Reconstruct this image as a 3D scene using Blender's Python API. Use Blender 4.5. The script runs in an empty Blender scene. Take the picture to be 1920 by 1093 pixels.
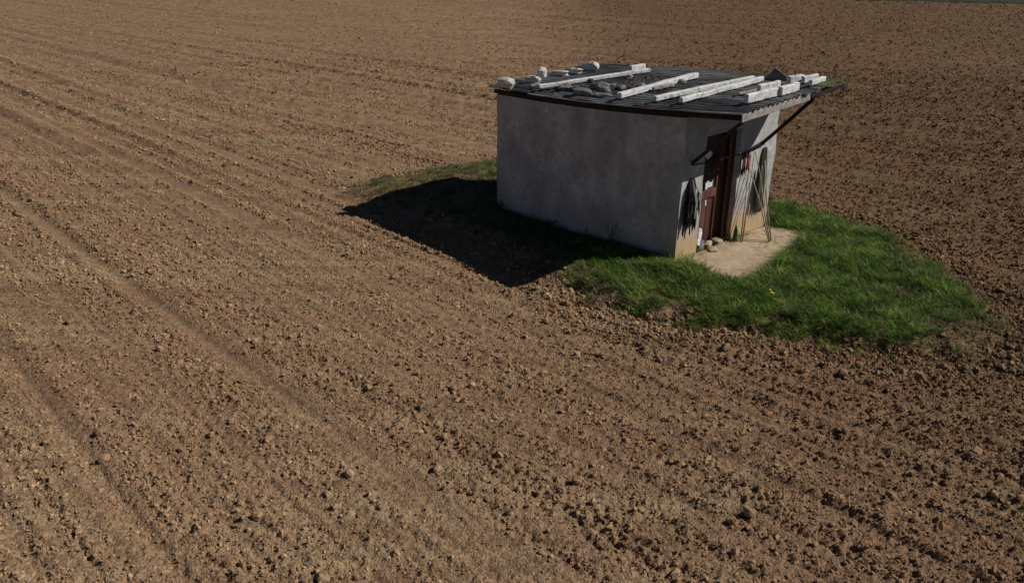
import bpy, bmesh, math, random
import numpy as np
from mathutils import Vector, Matrix, noise as mnoise

scene = bpy.context.scene
COL = scene.collection
R = math.radians

# ------------------------------------------------------------------ camera
cam_d = bpy.data.cameras.new('camera')
cam = bpy.data.objects.new('camera', cam_d); COL.objects.link(cam)
cam_d.sensor_width = 36.0
cam_d.lens = 36.0 * 1530.3 / 1920.0
cam_d.clip_start = 0.1; cam_d.clip_end = 6000
cam.matrix_world = Matrix.Translation((0, 0, 5.07)) @ Matrix.Rotation(R(90 - 23.055), 4, 'X') @ Matrix.Rotation(R(0.353), 4, 'Z')
scene.camera = cam
scene.render.resolution_x = 1024; scene.render.resolution_y = 582

# ------------------------------------------------------------------ world, sun, exposure
SUN_EL, SUN_AZ = 39.5, -0.8            # azimuth from +X, counter-clockwise
world = bpy.data.worlds.new('World'); scene.world = world; world.use_nodes = True
wn = world.node_tree.nodes; wl = world.node_tree.links
sky = wn.new('ShaderNodeTexSky'); sky.sky_type = 'NISHITA'; sky.sun_disc = False
sky.altitude = 3500; sky.air_density = 0.6; sky.dust_density = 0.1; sky.ozone_density = 0.3
sky.sun_elevation = R(SUN_EL); sky.sun_rotation = R(90 - SUN_AZ)
wl.new(sky.outputs[0], wn['Background'].inputs['Color'])
wn['Background'].inputs['Strength'].default_value = 0.05
sun_d = bpy.data.lights.new('sun', 'SUN'); sun_d.energy = 5.0; sun_d.angle = R(0.5); sun_d.color = (1.0, 0.94, 0.86)
sun = bpy.data.objects.new('sun', sun_d); COL.objects.link(sun)
ts = Vector((math.cos(R(SUN_EL)) * math.cos(R(SUN_AZ)), math.cos(R(SUN_EL)) * math.sin(R(SUN_AZ)), math.sin(R(SUN_EL))))
sun.matrix_world = Matrix.Translation((20, 0, 30)) @ ts.to_track_quat('Z', 'Y').to_matrix().to_4x4()
scene.view_settings.view_transform = 'Standard'; scene.view_settings.look = 'None'
scene.view_settings.exposure = -0.30; scene.view_settings.gamma = 1.0
scene.view_settings.use_curve_mapping = False
scene.cycles.max_bounces = 5; scene.cycles.diffuse_bounces = 1

# ------------------------------------------------------------------ frames and noise
BX, BY, TH = 2.805, 13.175, 133.137     # near corner of the shed, direction of its long wall
HUT_L, HUT_W = 4.577, 2.904
cu, su_ = math.cos(R(TH)), math.sin(R(TH))
def uv2w(u, v): return BX + u * cu + v * su_, BY + u * su_ - v * cu
def w2uv(x, y):
    dx, dy = x - BX, y - BY
    return dx * cu + dy * su_, dx * su_ - dy * cu
HUTM = Matrix.Translation((BX, BY, 0)) @ Matrix.Rotation(R(TH - 90), 4, 'Z')   # local axes: x = v, y = u
def L3(u, v, z): return Vector((v, u, z))
def roofz(u, v): return 2.664 - .05 * u + .049 * v - .075 * math.sin(math.pi * min(1, max(0, (u + 1.05) / 5.86))) * max(0, 1 - max(0, v) / 1.3)

def hash2(ix, iy, seed):
    h = (ix.astype(np.int64) * 374761393 + iy.astype(np.int64) * 668265263 + seed * 2147483647) & 0xffffffff
    h = ((h ^ (h >> 13)) * 1274126177) & 0xffffffff
    h = ((h ^ (h >> 16)) * 2246822519) & 0xffffffff
    return ((h ^ (h >> 15)) & 0xffffff) / float(0xffffff)
def vn(x, y, seed=0):
    ix = np.floor(x); iy = np.floor(y); fx = x - ix; fy = y - iy
    fx = fx * fx * (3 - 2 * fx); fy = fy * fy * (3 - 2 * fy)
    a = hash2(ix, iy, seed); b = hash2(ix + 1, iy, seed); c = hash2(ix, iy + 1, seed); d = hash2(ix + 1, iy + 1, seed)
    return (a * (1 - fx) + b * fx) * (1 - fy) + (c * (1 - fx) + d * fx) * fy
def fb(x, y, seed=0, o=3):
    t = 0; a = .5; n = 0
    for i in range(o):
        t = t + a * vn(x * 2 ** i + 17.3 * i, y * 2 ** i - 9.1 * i, seed + i); n += a; a *= .5
    return t / n
def sstep(a, b, x):
    t = np.clip((x - a) / (b - a), 0, 1); return t * t * (3 - 2 * t)

# grassy mound outline (u, v)
POLY = np.array([(0.2,-1.95),(1.2,-1.5),(3,-1.15),(5.5,-1.2),(7.6,-1.5),(8.1,-.6),(7.9,1.5),(7.6,3),(6.5,3.9),(3,4.2),(.7,4.5),
                 (-.4,4.6),(-2.0,4.0),(-3.2,3.1),(-4.2,2.3),(-4.8,1.5),(-4.5,.5),(-4.1,.1),(-3.4,-.35),(-2.8,-.65),(-2.1,-.9),(-1.45,-1.25),(-.78,-1.7)])
def sdf(u, v, P):
    d = np.full(u.shape, 1e9); inside = np.zeros(u.shape, bool)
    n = len(P)
    for i in range(n):
        a = P[i]; b = P[(i + 1) % n]; e = b - a
        t = np.clip(((u - a[0]) * e[0] + (v - a[1]) * e[1]) / (e @ e), 0, 1)
        d = np.minimum(d, np.hypot(u - a[0] - t * e[0], v - a[1] - t * e[1]))
        c = ((a[1] > v) != (b[1] > v)) & (u < (b[0] - a[0]) * (v - a[1]) / (b[1] - a[1] + 1e-12) + a[0])
        inside ^= c
    return np.where(inside, -d, d)
def mound(x, y):
    u, v = w2uv(x, y)
    uw = u + .55 * (fb(x * 1.9, y * 1.9, 5, 4) - .5); vw = v + .75 * (fb(x * 1.9, y * 1.9, 9, 4) - .5)
    return sdf(uw, vw, POLY), u, v
RD = R(134.0); rcx, rcy = math.cos(RD), math.sin(RD)
def rowcoord(x, y):
    al = x * rcx + y * rcy; s = x * rcy - y * rcx
    s = s + 0.06 * (al - 40) * sstep(9, 19, s) + .12 * (fb(al * .12, s * .3, 41) - .5)
    # headland: the drill rows bend round the shed on the right
    return s, al
def right_rough(x, y):  # mask for rougher, cloddier relief towards the right of the field
    q = x - 4.5 - .16 * np.abs(y - 8) + 5 * (fb(x * .12, y * .12, 91) - .5)
    return sstep(-2.0, 9.0, q)
def clody(x, y):
    s, al = rowcoord(x, y)
    c = .43 + .85 * (fb(s * 1.5, al * .05, 21) - .5) + 1.9 * (fb(s * 6.5, al * .05, 22, 2) - .5) + .3 * (fb(x * .8, y * .8, 23) - .5)
    g = lambda c0, w: np.exp(-((s - c0) / w) ** 2)
    c = c - .5 * g(4.06, .12) - .3 * g(2.05, .18) + .45 * g(3.72, .12) + .4 * g(4.5, .2) + .55 * g(1.4, .12) - .2 * g(1.0, .15) + .25 * g(6.1, .12)
    c = c + .25 * sstep(-1, 7, x) * sstep(14, 6, y) + .45 * right_rough(x, y)
    return np.clip(c, .02, 1.25), s, al
def height(x, y, fine=1.0):
    d, u, v = mound(x, y)
    c, s, al = clody(x, y)
    m = sstep(.55, -.40, d)
    rough = c * (1 - .45 * m) + .5 * m * np.exp(-(d / .5) ** 2)
    z = -.155 * (1 - m)
    z = z - .085 * np.exp(-((d - .22) / .16) ** 2) * sstep(1.2, .2, u) * sstep(3.5, .5, v)      # dead furrow along the grass edge
    z = z + .05 * np.exp(-((d - .75) / .3) ** 2) * fb(x * 2, y * 2, 61) * sstep(2.6, 1.0, u)
    z = z + (1 - m) * (.035 * (fb(s * 1.2, al * .07, 31) - .5) + .055 * (fb(s * 3.6, al * .05, 32, 2) - .5) + .075 * (fb(s * 8.0, al * .05, 33, 2) - .5) * sstep(45, 20, np.hypot(x, y))
             - .03 * np.exp(-((s - 4.06) / .16) ** 2) - .03 * np.exp(-((s - 1.9) / .2) ** 2))
    z = z + (1 - m) * .007 * np.sin(s * 2 * math.pi / .19 + 5 * fb(s * .9, al * .25, 34)) * sstep(.45, .75, fb(s * .8, al * .3, 35)) * sstep(30, 15, np.hypot(x, y))
    far = sstep(12, 34, np.hypot(x, y)) * (1 - m)
    z = z + far * (.10 * (fb(s * 1.0, al * .02, 37, 2) - .5) + .26 * (fb(s * 2.6, al * .025, 39, 2) - .5) - .07 * sstep(.66, .80, fb(s * .55, al * .02, 38, 2)))
    # clods pressed in the soil
    n1 = fb(x * 9, y * 9, 11, 2); n2 = vn(x * 24, y * 24, 12); n3 = vn(x * 55, y * 55, 13)
    z = z + fine * rough * (.085 * np.maximum(n1 - .5, -.06) + .040 * (n2 - .5)) + fine * (1 - .7 * m) * (.016 + .012 * rough) * (n3 - .5)
    z = z + fine * (1 - m) * (.022 + .02 * right_rough(x, y)) * (n2 - .5)
    z = z + fine * far * (.08 * (fb(x * 4, y * 4, 14, 2) - .5) + .06 * (vn(x * 11, y * 11, 16) - .5))
    z = z + m * .05 * (fb(x * 1.5, y * 1.5, 15) - .5)
    # flat and level under shed and slab
    pad = sstep(.55, .1, np.maximum(np.maximum(-u - 1.2, u - HUT_L), np.maximum(-v, v - HUT_W)))
    z = z * (1 - pad) + pad * (-.03)
    return z
def gh1(x, y): return float(height(np.array([x], float), np.array([y], float))[0])

# ------------------------------------------------------------------ materials
def new_mat(name, rough=.9, spec=.2):
    m = bpy.data.materials.new(name); m.use_nodes = True
    nt = m.node_tree; b = nt.nodes['Principled BSDF']
    b.inputs['Roughness'].default_value = rough
    b.inputs['Specular IOR Level'].default_value = spec
    return m, nt, b
def nd(nt, t, **kw):
    n = nt.nodes.new(t)
    for k, v in kw.items():
        if k in n.inputs: n.inputs[k].default_value = v
        else: setattr(n, k, v)
    return n
def noise_node(nt, vec, scale, detail=4, rough=.6):
    n = nd(nt, 'ShaderNodeTexNoise', Scale=scale, Detail=detail, Roughness=rough)
    if vec is not None: nt.links.new(vec, n.inputs['Vector'])
    return n.outputs['Fac']
def ramp(nt, fac, stops):
    r = nt.nodes.new('ShaderNodeValToRGB'); e = r.color_ramp.elements
    while len(e) < len(stops): e.new(.5)
    for i, (p, c) in enumerate(stops):
        e[i].position = p; e[i].color = (*c, 1) if len(c) == 3 else c
    nt.links.new(fac, r.inputs[0]); return r.outputs[0]
def mix(nt, fac, a, b, mode='MIX'):
    m = nt.nodes.new('ShaderNodeMix'); m.data_type = 'RGBA'; m.blend_type = mode
    for i, x in ((0, fac), (6, a), (7, b)):
        if isinstance(x, (int, float)): m.inputs[i].default_value = x
        elif isinstance(x, tuple): m.inputs[i].default_value = (*x, 1)
        else: nt.links.new(x, m.inputs[i])
    return m.outputs[2]
def bump(nt, b, h, strength=.5, dist=.01):
    n = nd(nt, 'ShaderNodeBump', Strength=strength, Distance=dist)
    nt.links.new(h, n.inputs['Height']); nt.links.new(n.outputs[0], b.inputs['Normal'])

def soil_color(nt):
    g = nt.nodes.new('ShaderNodeNewGeometry').outputs['Position']
    mp = nd(nt, 'ShaderNodeMapping'); mp.inputs['Rotation'].default_value = (0, 0, -RD); mp.inputs['Scale'].default_value = (.06, 1, 1)
    nt.links.new(g, mp.inputs[0])
    streak = noise_node(nt, mp.outputs[0], 1.6, 6, .72)
    c = ramp(nt, streak, [(.36, (.235, .150, .098)), (.5, (.285, .197, .128)), (.62, (.335, .250, .162))])
    mq = nd(nt, 'ShaderNodeMapping'); mq.inputs['Rotation'].default_value = (0, 0, -RD); mq.inputs['Scale'].default_value = (.10, 1, 1)
    nt.links.new(g, mq.inputs[0])
    fine = noise_node(nt, mq.outputs[0], 7.0, 4, .7)
    c = mix(nt, 1.0, c, ramp(nt, fine, [(.36, (.72, .70, .68)), (.5, (1, 1, 1)), (.64, (1.18, 1.18, 1.18))]), 'MULTIPLY')
    patch = noise_node(nt, g, .35, 4)
    c = mix(nt, ramp(nt, patch, [(.40, (0, 0, 0)), (.66, (.8, .8, .8))]), c, (.285, .178, .118))
    p2 = noise_node(nt, g, 2.3, 4)
    c = mix(nt, ramp(nt, p2, [(.42, (0, 0, 0)), (.72, (.45, .45, .45))]), c, (.295, .212, .13))
    f = noise_node(nt, g, 26, 4, .7)
    c = mix(nt, 1.0, c, ramp(nt, f, [(.34, (.66, .64, .62)), (.5, (1, 1, 1)), (.66, (1.38, 1.36, 1.33))]), 'MULTIPLY')
    c = mix(nt, 1.0, c, (1.0, .96, .90), 'MULTIPLY')
    # soil colour darkens to the right: painted vignette and view-angle shading, plus damper soil
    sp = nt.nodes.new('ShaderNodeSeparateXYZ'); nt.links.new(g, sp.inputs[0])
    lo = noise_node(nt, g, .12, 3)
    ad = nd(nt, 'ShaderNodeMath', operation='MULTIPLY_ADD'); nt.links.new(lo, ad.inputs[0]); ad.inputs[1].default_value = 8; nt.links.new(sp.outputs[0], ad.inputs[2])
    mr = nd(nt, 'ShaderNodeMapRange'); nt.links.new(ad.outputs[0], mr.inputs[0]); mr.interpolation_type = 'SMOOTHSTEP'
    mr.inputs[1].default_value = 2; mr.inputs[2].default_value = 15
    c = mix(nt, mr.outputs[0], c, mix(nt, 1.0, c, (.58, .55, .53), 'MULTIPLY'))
    return g, c
def make_soil():
    m, nt, b = new_mat('ploughed_soil', .95, .1)
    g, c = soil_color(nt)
    at = nt.nodes.new('ShaderNodeAttribute'); at.attribute_name = 'grassy'
    c = mix(nt, at.outputs['Fac'], c, (.055, .052, .028))
    nt.links.new(c, b.inputs['Base Color'])
    vo = nd(nt, 'ShaderNodeTexVoronoi', Scale=42.0); vo.feature = 'SMOOTH_F1'; vo.inputs['Smoothness'].default_value = .25; nt.links.new(g, vo.inputs['Vector'])
    ma = nd(nt, 'ShaderNodeMath', operation='MULTIPLY_ADD'); nt.links.new(vo.outputs['Distance'], ma.inputs[0]); ma.inputs[1].default_value = -.9
    nt.links.new(noise_node(nt, g, 45, 5, .75), ma.inputs[2])
    bump(nt, b, ma.outputs[0], .8, .022)
    return m
def make_clod_mat():
    m, nt, b = new_mat('clod_soil', .95, .1)
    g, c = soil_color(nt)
    oi = nt.nodes.new('ShaderNodeObjectInfo')
    c = mix(nt, 1.0, c, ramp(nt, oi.outputs['Random'], [(0, (.92, .91, .90)), (.6, (1.18, 1.17, 1.15)), (.93, (1.45, 1.42, 1.36)), (.98, (1.5, 1.55, 1.6))]), 'MULTIPLY')
    nt.links.new(c, b.inputs['Base Color'])
    bump(nt, b, noise_node(nt, g, 90, 3, .7), .5, .01)
    return m
def simple_mat(name, c1, c2, scale=8, rough=.85, bumps=.3, bscale=None, stretch=None, spec=.2, dist=.005):
    m, nt, b = new_mat(name, rough, spec)
    tc = nt.nodes.new('ShaderNodeTexCoord').outputs['Object']
    if stretch:
        mp = nd(nt, 'ShaderNodeMapping'); mp.inputs['Scale'].default_value = stretch
        nt.links.new(tc, mp.inputs[0]); tc = mp.outputs[0]
    n = noise_node(nt, tc, scale, 5, .65)
    nt.links.new(ramp(nt, n, [(.34, c1), (.66, c2)]), b.inputs['Base Color'])
    bump(nt, b, noise_node(nt, tc, bscale or scale * 4, 4, .7), bumps, dist)
    return m
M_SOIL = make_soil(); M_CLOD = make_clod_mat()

def make_plaster():
    m, nt, b = new_mat('lime_plaster', .92, .15)
    tc = nt.nodes.new('ShaderNodeTexCoord').outputs['Object']
    sep = nt.nodes.new('ShaderNodeSeparateXYZ'); nt.links.new(tc, sep.inputs[0])
    n1 = noise_node(nt, tc, 1.6, 5, .6)
    c = ramp(nt, n1, [(.34, (.31, .315, .32)), (.66, (.56, .555, .545))])
    n2 = noise_node(nt, tc, 9, 5, .7)
    c = mix(nt, ramp(nt, n2, [(.46, (0, 0, 0)), (.70, (.75, .75, .75))]), c, (.28, .275, .27))
    mp = nd(nt, 'ShaderNodeMapping'); mp.inputs['Scale'].default_value = (1.6, 1.6, .9); nt.links.new(tc, mp.inputs[0])
    n3 = noise_node(nt, mp.outputs[0], 2.2, 4, .6)
    c = mix(nt, ramp(nt, n3, [(.50, (0, 0, 0)), (.70, (.65, .65, .65))]), c, (.30, .285, .26))
    vc = nd(nt, 'ShaderNodeTexVoronoi', Scale=1.1); vc.feature = 'DISTANCE_TO_EDGE'
    wv = nd(nt, 'ShaderNodeVectorMath', operation='MULTIPLY_ADD'); nzc = nd(nt, 'ShaderNodeTexNoise', Scale=3.5, Detail=5.0); nt.links.new(tc, nzc.inputs['Vector'])
    nt.links.new(nzc.outputs['Color'], wv.inputs[0]); wv.inputs[1].default_value = (.55, .55, .55); nt.links.new(tc, wv.inputs[2]); nt.links.new(wv.outputs[0], vc.inputs['Vector'])
    c = mix(nt, ramp(nt, vc.outputs['Distance'], [(.0, (.22, .22, .22)), (.010, (0, 0, 0))]), c, (.16, .15, .14))
    # soil splashed on the foot of the walls: ragged upper edge, fading upward
    ad = nd(nt, 'ShaderNodeMath', operation='MULTIPLY_ADD'); nt.links.new(n1, ad.inputs[0]); ad.inputs[1].default_value = -.9
    nt.links.new(sep.outputs[2], ad.inputs[2])
    ad2 = nd(nt, 'ShaderNodeMath', operation='MULTIPLY_ADD'); nt.links.new(n2, ad2.inputs[0]); ad2.inputs[1].default_value = -.35
    nt.links.new(ad.outputs[0], ad2.inputs[2])
    st = ramp(nt, ad2.outputs[0], [(-.0, (1, 1, 1)), (.18, (0, 0, 0))])
    mr = nd(nt, 'ShaderNodeMapRange'); nt.links.new(ad2.outputs[0], mr.inputs[0])
    mr.inputs[1].default_value = -.35; mr.inputs[2].default_value = .10; mr.inputs[3].default_value = 1; mr.inputs[4].default_value = 0
    side = nd(nt, 'ShaderNodeMapRange'); nt.links.new(sep.outputs[1], side.inputs[0])
    side.inputs[1].default_value = .02; side.inputs[2].default_value = .30; side.inputs[3].default_value = 1; side.inputs[4].default_value = .25
    mm = nd(nt, 'ShaderNodeMath', operation='MULTIPLY'); nt.links.new(mr.outputs[0], mm.inputs[0]); nt.links.new(side.outputs[0], mm.inputs[1])
    c = mix(nt, mm.outputs[0], c, (.46, .335, .195))
    nt.nodes.remove(st.node)
    nt.links.new(c, b.inputs['Base Color'])
    bump(nt, b, noise_node(nt, tc, 14, 8, .72), .45, .012)
    return m
M_PLASTER = make_plaster()
M_SLAB = simple_mat('worn_concrete', (.40, .305, .20), (.52, .41, .285), 5, .9, .5, 30)
_nt = M_SLAB.node_tree; _b = _nt.nodes['Principled BSDF']; _tc = _nt.nodes.new('ShaderNodeTexCoord').outputs['Object']
_c = _b.inputs['Base Color'].links[0].from_socket
_vc = nd(_nt, 'ShaderNodeTexVoronoi', Scale=.9); _vc.feature = 'DISTANCE_TO_EDGE'
_nz = nd(_nt, 'ShaderNodeTexNoise', Scale=3.0, Detail=5.0); _nt.links.new(_tc, _nz.inputs['Vector'])
_wv = nd(_nt, 'ShaderNodeVectorMath', operation='MULTIPLY_ADD'); _nt.links.new(_nz.outputs['Color'], _wv.inputs[0]); _wv.inputs[1].default_value = (.5, .5, .5)
_nt.links.new(_tc, _wv.inputs[2]); _nt.links.new(_wv.outputs[0], _vc.inputs['Vector'])
_c = mix(_nt, ramp(_nt, _vc.outputs['Distance'], [(0, (.8, .8, .8)), (.014, (0, 0, 0))]), _c, (.10, .075, .05))
_c = mix(_nt, ramp(_nt, noise_node(_nt, _tc, 2.4, 6, .7), [(.50, (0, 0, 0)), (.68, (.7, .7, .7))]), _c, (.25, .18, .11))
_nt.links.new(_c, _b.inputs['Base Color'])
M_SHEET = simple_mat('weathered_roof_sheet', (.022, .023, .026), (.15, .155, .16), 3.5, .8, .5, 40, (1.0, .35, 1.0), .3)
M_SHEET2 = simple_mat('lighter_roof_sheet', (.05, .054, .06), (.27, .28, .29), 5, .85, .5, 40, (1.0, .25, 1.0), .3)
M_MOSS = simple_mat('mossy_roof_sheet', (.07, .075, .06), (.30, .34, .13), 3.0, .9, .7, 30, (1.0, .45, 1.0))
M_WHITE = simple_mat('flaking_white_paint', (.62, .63, .64), (.84, .84, .84), 9, .7, .35, 60, (.3, 1.5, 1.5))
_nt = M_WHITE.node_tree; _b = _nt.nodes['Principled BSDF']; _tc = _nt.nodes.new('ShaderNodeTexCoord').outputs['Object']
_c = _b.inputs['Base Color'].links[0].from_socket
_c = mix(_nt, ramp(_nt, noise_node(_nt, _tc, 13, 5, .75), [(.50, (0, 0, 0)), (.62, (.85, .85, .85))]), _c, (.30, .285, .26))
_nt.links.new(_c, _b.inputs['Base Color'])
M_GREYW = simple_mat('grey_weathered_wood', (.20, .19, .18), (.40, .38, .36), 10, .85, .4, 50, (1, .2, 1))
M_DARKW = simple_mat('dark_old_timber', (.014, .013, .013), (.036, .033, .031), 10, .85, .4, 50)
M_STONE = simple_mat('pale_limestone', (.42, .40, .36), (.72, .69, .64), 9, .9, .6, 30)
M_DSTONE = simple_mat('dark_grey_stone', (.11, .105, .105), (.25, .24, .23), 9, .9, .6, 30)
M_FELT = simple_mat('crumpled_tar_felt', (.02, .02, .022), (.07, .068, .068), 12, .8, .7, 40)
M_DOOR = simple_mat('flaking_red_brown_paint', (.075, .036, .028), (.165, .080, .060), 9, .8, .5, 40, (1, 1, .15))
M_DOORD = simple_mat('dark_red_brown_paint', (.05, .022, .018), (.10, .04, .03), 9, .8, .4, 40, (1, 1, .15))
M_GLASS, _nt, _b = new_mat('dusty_window_pane', .25, .5); _b.inputs['Base Color'].default_value = (.01, .012, .014, 1)
M_PAPER = simple_mat('white_plastic', (.55, .58, .62), (.75, .77, .8), 6, .5, .3)
M_RAG = simple_mat('dark_grey_cloth', (.016, .018, .018), (.05, .055, .05), 7, .95, .6, 60)
M_RAGL = simple_mat('pale_cord', (.30, .29, .26), (.45, .43, .38), 7, .95, .3)
M_RAGG = simple_mat('grey_green_cloth', (.09, .10, .08), (.24, .25, .20), 7, .95, .6, 60)
M_RED = simple_mat('faded_red_cloth', (.28, .035, .04), (.50, .14, .14), 10, .9, .4)
M_DRED = simple_mat('dark_red_cloth', (.07, .012, .016), (.14, .03, .035), 10, .9, .4)
M_POLE = simple_mat('bare_pole_wood', (.27, .22, .14), (.46, .39, .27), 12, .8, .4, 60)
M_IRON = simple_mat('rusty_iron', (.022, .016, .013), (.055, .035, .025), 20, .8, .3)
M_GREEN = simple_mat('green_plastic', (.03, .10, .04), (.05, .15, .06), 6, .4, .1)

def leaf_mat(name, cs, trans=.25):
    m, nt, b = new_mat(name, .6, .25)
    oi = nt.nodes.new('ShaderNodeObjectInfo')
    g = nt.nodes.new('ShaderNodeNewGeometry').outputs['Position']
    c = ramp(nt, oi.outputs['Random'], [(i / max(1, len(cs) - 1), k) for i, k in enumerate(cs)])
    n = noise_node(nt, g, 2.4, 5, .65)
    c = mix(nt, 1.0, c, ramp(nt, n, [(.36, (.42, .46, .42)), (.50, (.9, .92, .9)), (.64, (1.40, 1.30, 1.1))]), 'MULTIPLY')
    nt.links.new(c, b.inputs['Base Color'])
    tr = nt.nodes.new('ShaderNodeBsdfTranslucent'); nt.links.new(c, tr.inputs[0])
    ms = nt.nodes.new('ShaderNodeMixShader'); ms.inputs[0].default_value = trans
    nt.links.new(b.outputs[0], ms.inputs[1]); nt.links.new(tr.outputs[0], ms.inputs[2])
    nt.links.new(ms.outputs[0], nt.nodes['Material Output'].inputs[0])
    return m
M_GRASS = leaf_mat('grass_blades', [(.035, .068, .010), (.065, .135, .016), (.11, .205, .026), (.15, .27, .038), (.19, .27, .05), (.33, .30, .14)])
M_DRY = leaf_mat('dry_weed_blades', [(.06, .085, .035), (.10, .125, .05), (.16, .15, .075), (.24, .20, .12)])
M_BUSH = leaf_mat('bush_leaves', [(.025, .05, .022), (.04, .075, .035), (.06, .09, .05)])
M_YEL, _nt, _b = new_mat('yellow_petals', .6); _b.inputs['Base Color'].default_value = (.75, .55, .02, 1)

# ------------------------------------------------------------------ object helpers
def tag(o, label=None, cat=None, group=None, kind=None):
    if label: o['label'] = label
    if cat: o['category'] = cat
    if group: o['group'] = group
    if kind: o['kind'] = kind
    return o
def mesh_obj(name, verts, faces, mat, parent=None, smooth=False, M=None):
    me = bpy.data.meshes.new(name); me.from_pydata([tuple(v) for v in verts], [], faces); me.update()
    me.materials.append(mat)
    if smooth: me.polygons.foreach_set('use_smooth', [True] * len(me.polygons))
    o = bpy.data.objects.new(name, me); COL.objects.link(o)
    if parent is not None: o.parent = parent
    if M is not None: o.matrix_world = M
    return o
def bm_obj(name, bm, mat, parent=None, smooth=False, M=None):
    me = bpy.data.meshes.new(name); bm.to_mesh(me); bm.free()
    me.materials.append(mat)
    if smooth: me.polygons.foreach_set('use_smooth', [True] * len(me.polygons))
    o = bpy.data.objects.new(name, me); COL.objects.link(o)
    if parent is not None: o.parent = parent
    if M is not None: o.matrix_world = M
    return o
def empty(name, M, parent=None):
    o = bpy.data.objects.new(name, None); COL.objects.link(o); o.empty_display_size = .1
    if parent is not None: o.parent = parent
    o.matrix_world = M; return o
def beam_bm(a, b, w, h, up=Vector((0, 0, 1)), bev=.006, segs=6, jit=.004, seed=0):
    """sawn timber from a to b, slightly warped, with worn arrises"""
    bm = bmesh.new(); a = Vector(a); b = Vector(b); d = (b - a).normalized()
    s = d.cross(up).normalized(); t = s.cross(d).normalized()
    rnd = random.Random(seed)
    rings = []
    prof = [(-1, -1), (1, -1), (1, 1), (-1, 1)]
    pts = []
    for (px, py) in prof:
        x, y = px * w / 2, py * h / 2
        if px * py > 0: pts += [(x - px * 0, y - py * bev), (x - px * bev, y)] if False else []
    pts = [(-w/2+bev, -h/2), (w/2-bev, -h/2), (w/2, -h/2+bev), (w/2, h/2-bev), (w/2-bev, h/2), (-w/2+bev, h/2), (-w/2, h/2-bev), (-w/2, -h/2+bev)]
    for i in range(segs + 1):
        k = i / segs; c = a.lerp(b, k) + s * rnd.uniform(-jit, jit) + t * rnd.uniform(-jit, jit)
        rings.append([bm.verts.new(c + s * (x + rnd.uniform(-1, 1) * jit * .4) + t * (y + rnd.uniform(-1, 1) * jit * .4) + d * (rnd.uniform(-.006, .006) if i in (0, segs) else 0)) for x, y in pts])
    for i in range(segs):
        for j in range(8):
            bm.faces.new((rings[i][j], rings[i][(j+1) % 8], rings[i+1][(j+1) % 8], rings[i+1][j]))
    bm.faces.new(rings[0][::-1]); bm.faces.new(rings[-1])
    bmesh.ops.recalc_face_normals(bm, faces=bm.faces)
    return bm
def tube_bm(pts, rad, sides=7, bm=None):
    bm = bm or bmesh.new(); n = len(pts); rings = []
    for i, p in enumerate(pts):
        p = Vector(p); d = (Vector(pts[min(i+1, n-1)]) - Vector(pts[max(i-1, 0)])).normalized()
        s = d.cross(Vector((.31, .2, .93))).normalized(); t = s.cross(d)
        r = rad[i] if isinstance(rad, (list, tuple)) else rad
        rings.append([bm.verts.new(p + s * r * math.cos(2*math.pi*k/sides) + t * r * math.sin(2*math.pi*k/sides)) for k in range(sides)])
    for i in range(n - 1):
        for j in range(sides):
            bm.faces.new((rings[i][j], rings[i][(j+1) % sides], rings[i+1][(j+1) % sides], rings[i+1][j]))
    bm.faces.new(rings[0][::-1]); bm.faces.new(rings[-1])
    bmesh.ops.recalc_face_normals(bm, faces=bm.faces)
    return bm
def stone_bm(sx, sy, sz, seed, sub=2, blocky=.5, rough=.22):
    bm = bmesh.new(); bmesh.ops.create_icosphere(bm, subdivisions=sub, radius=1)
    o = Vector((seed * 3.7, seed * 1.3, -seed * 2.1))
    for v in bm.verts:
        c = v.co.copy(); m = max(abs(c.x), abs(c.y), abs(c.z))
        c = c.lerp(c / m * .82, blocky)
        n = mnoise.noise(c * 1.1 + o) * 1.2 + mnoise.noise(c * 2.7 + o) * .6
        c *= 1 + rough * n
        v.co = Vector((c.x * sx / 2, c.y * sy / 2, c.z * sz / 2))
    return bm

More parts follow.
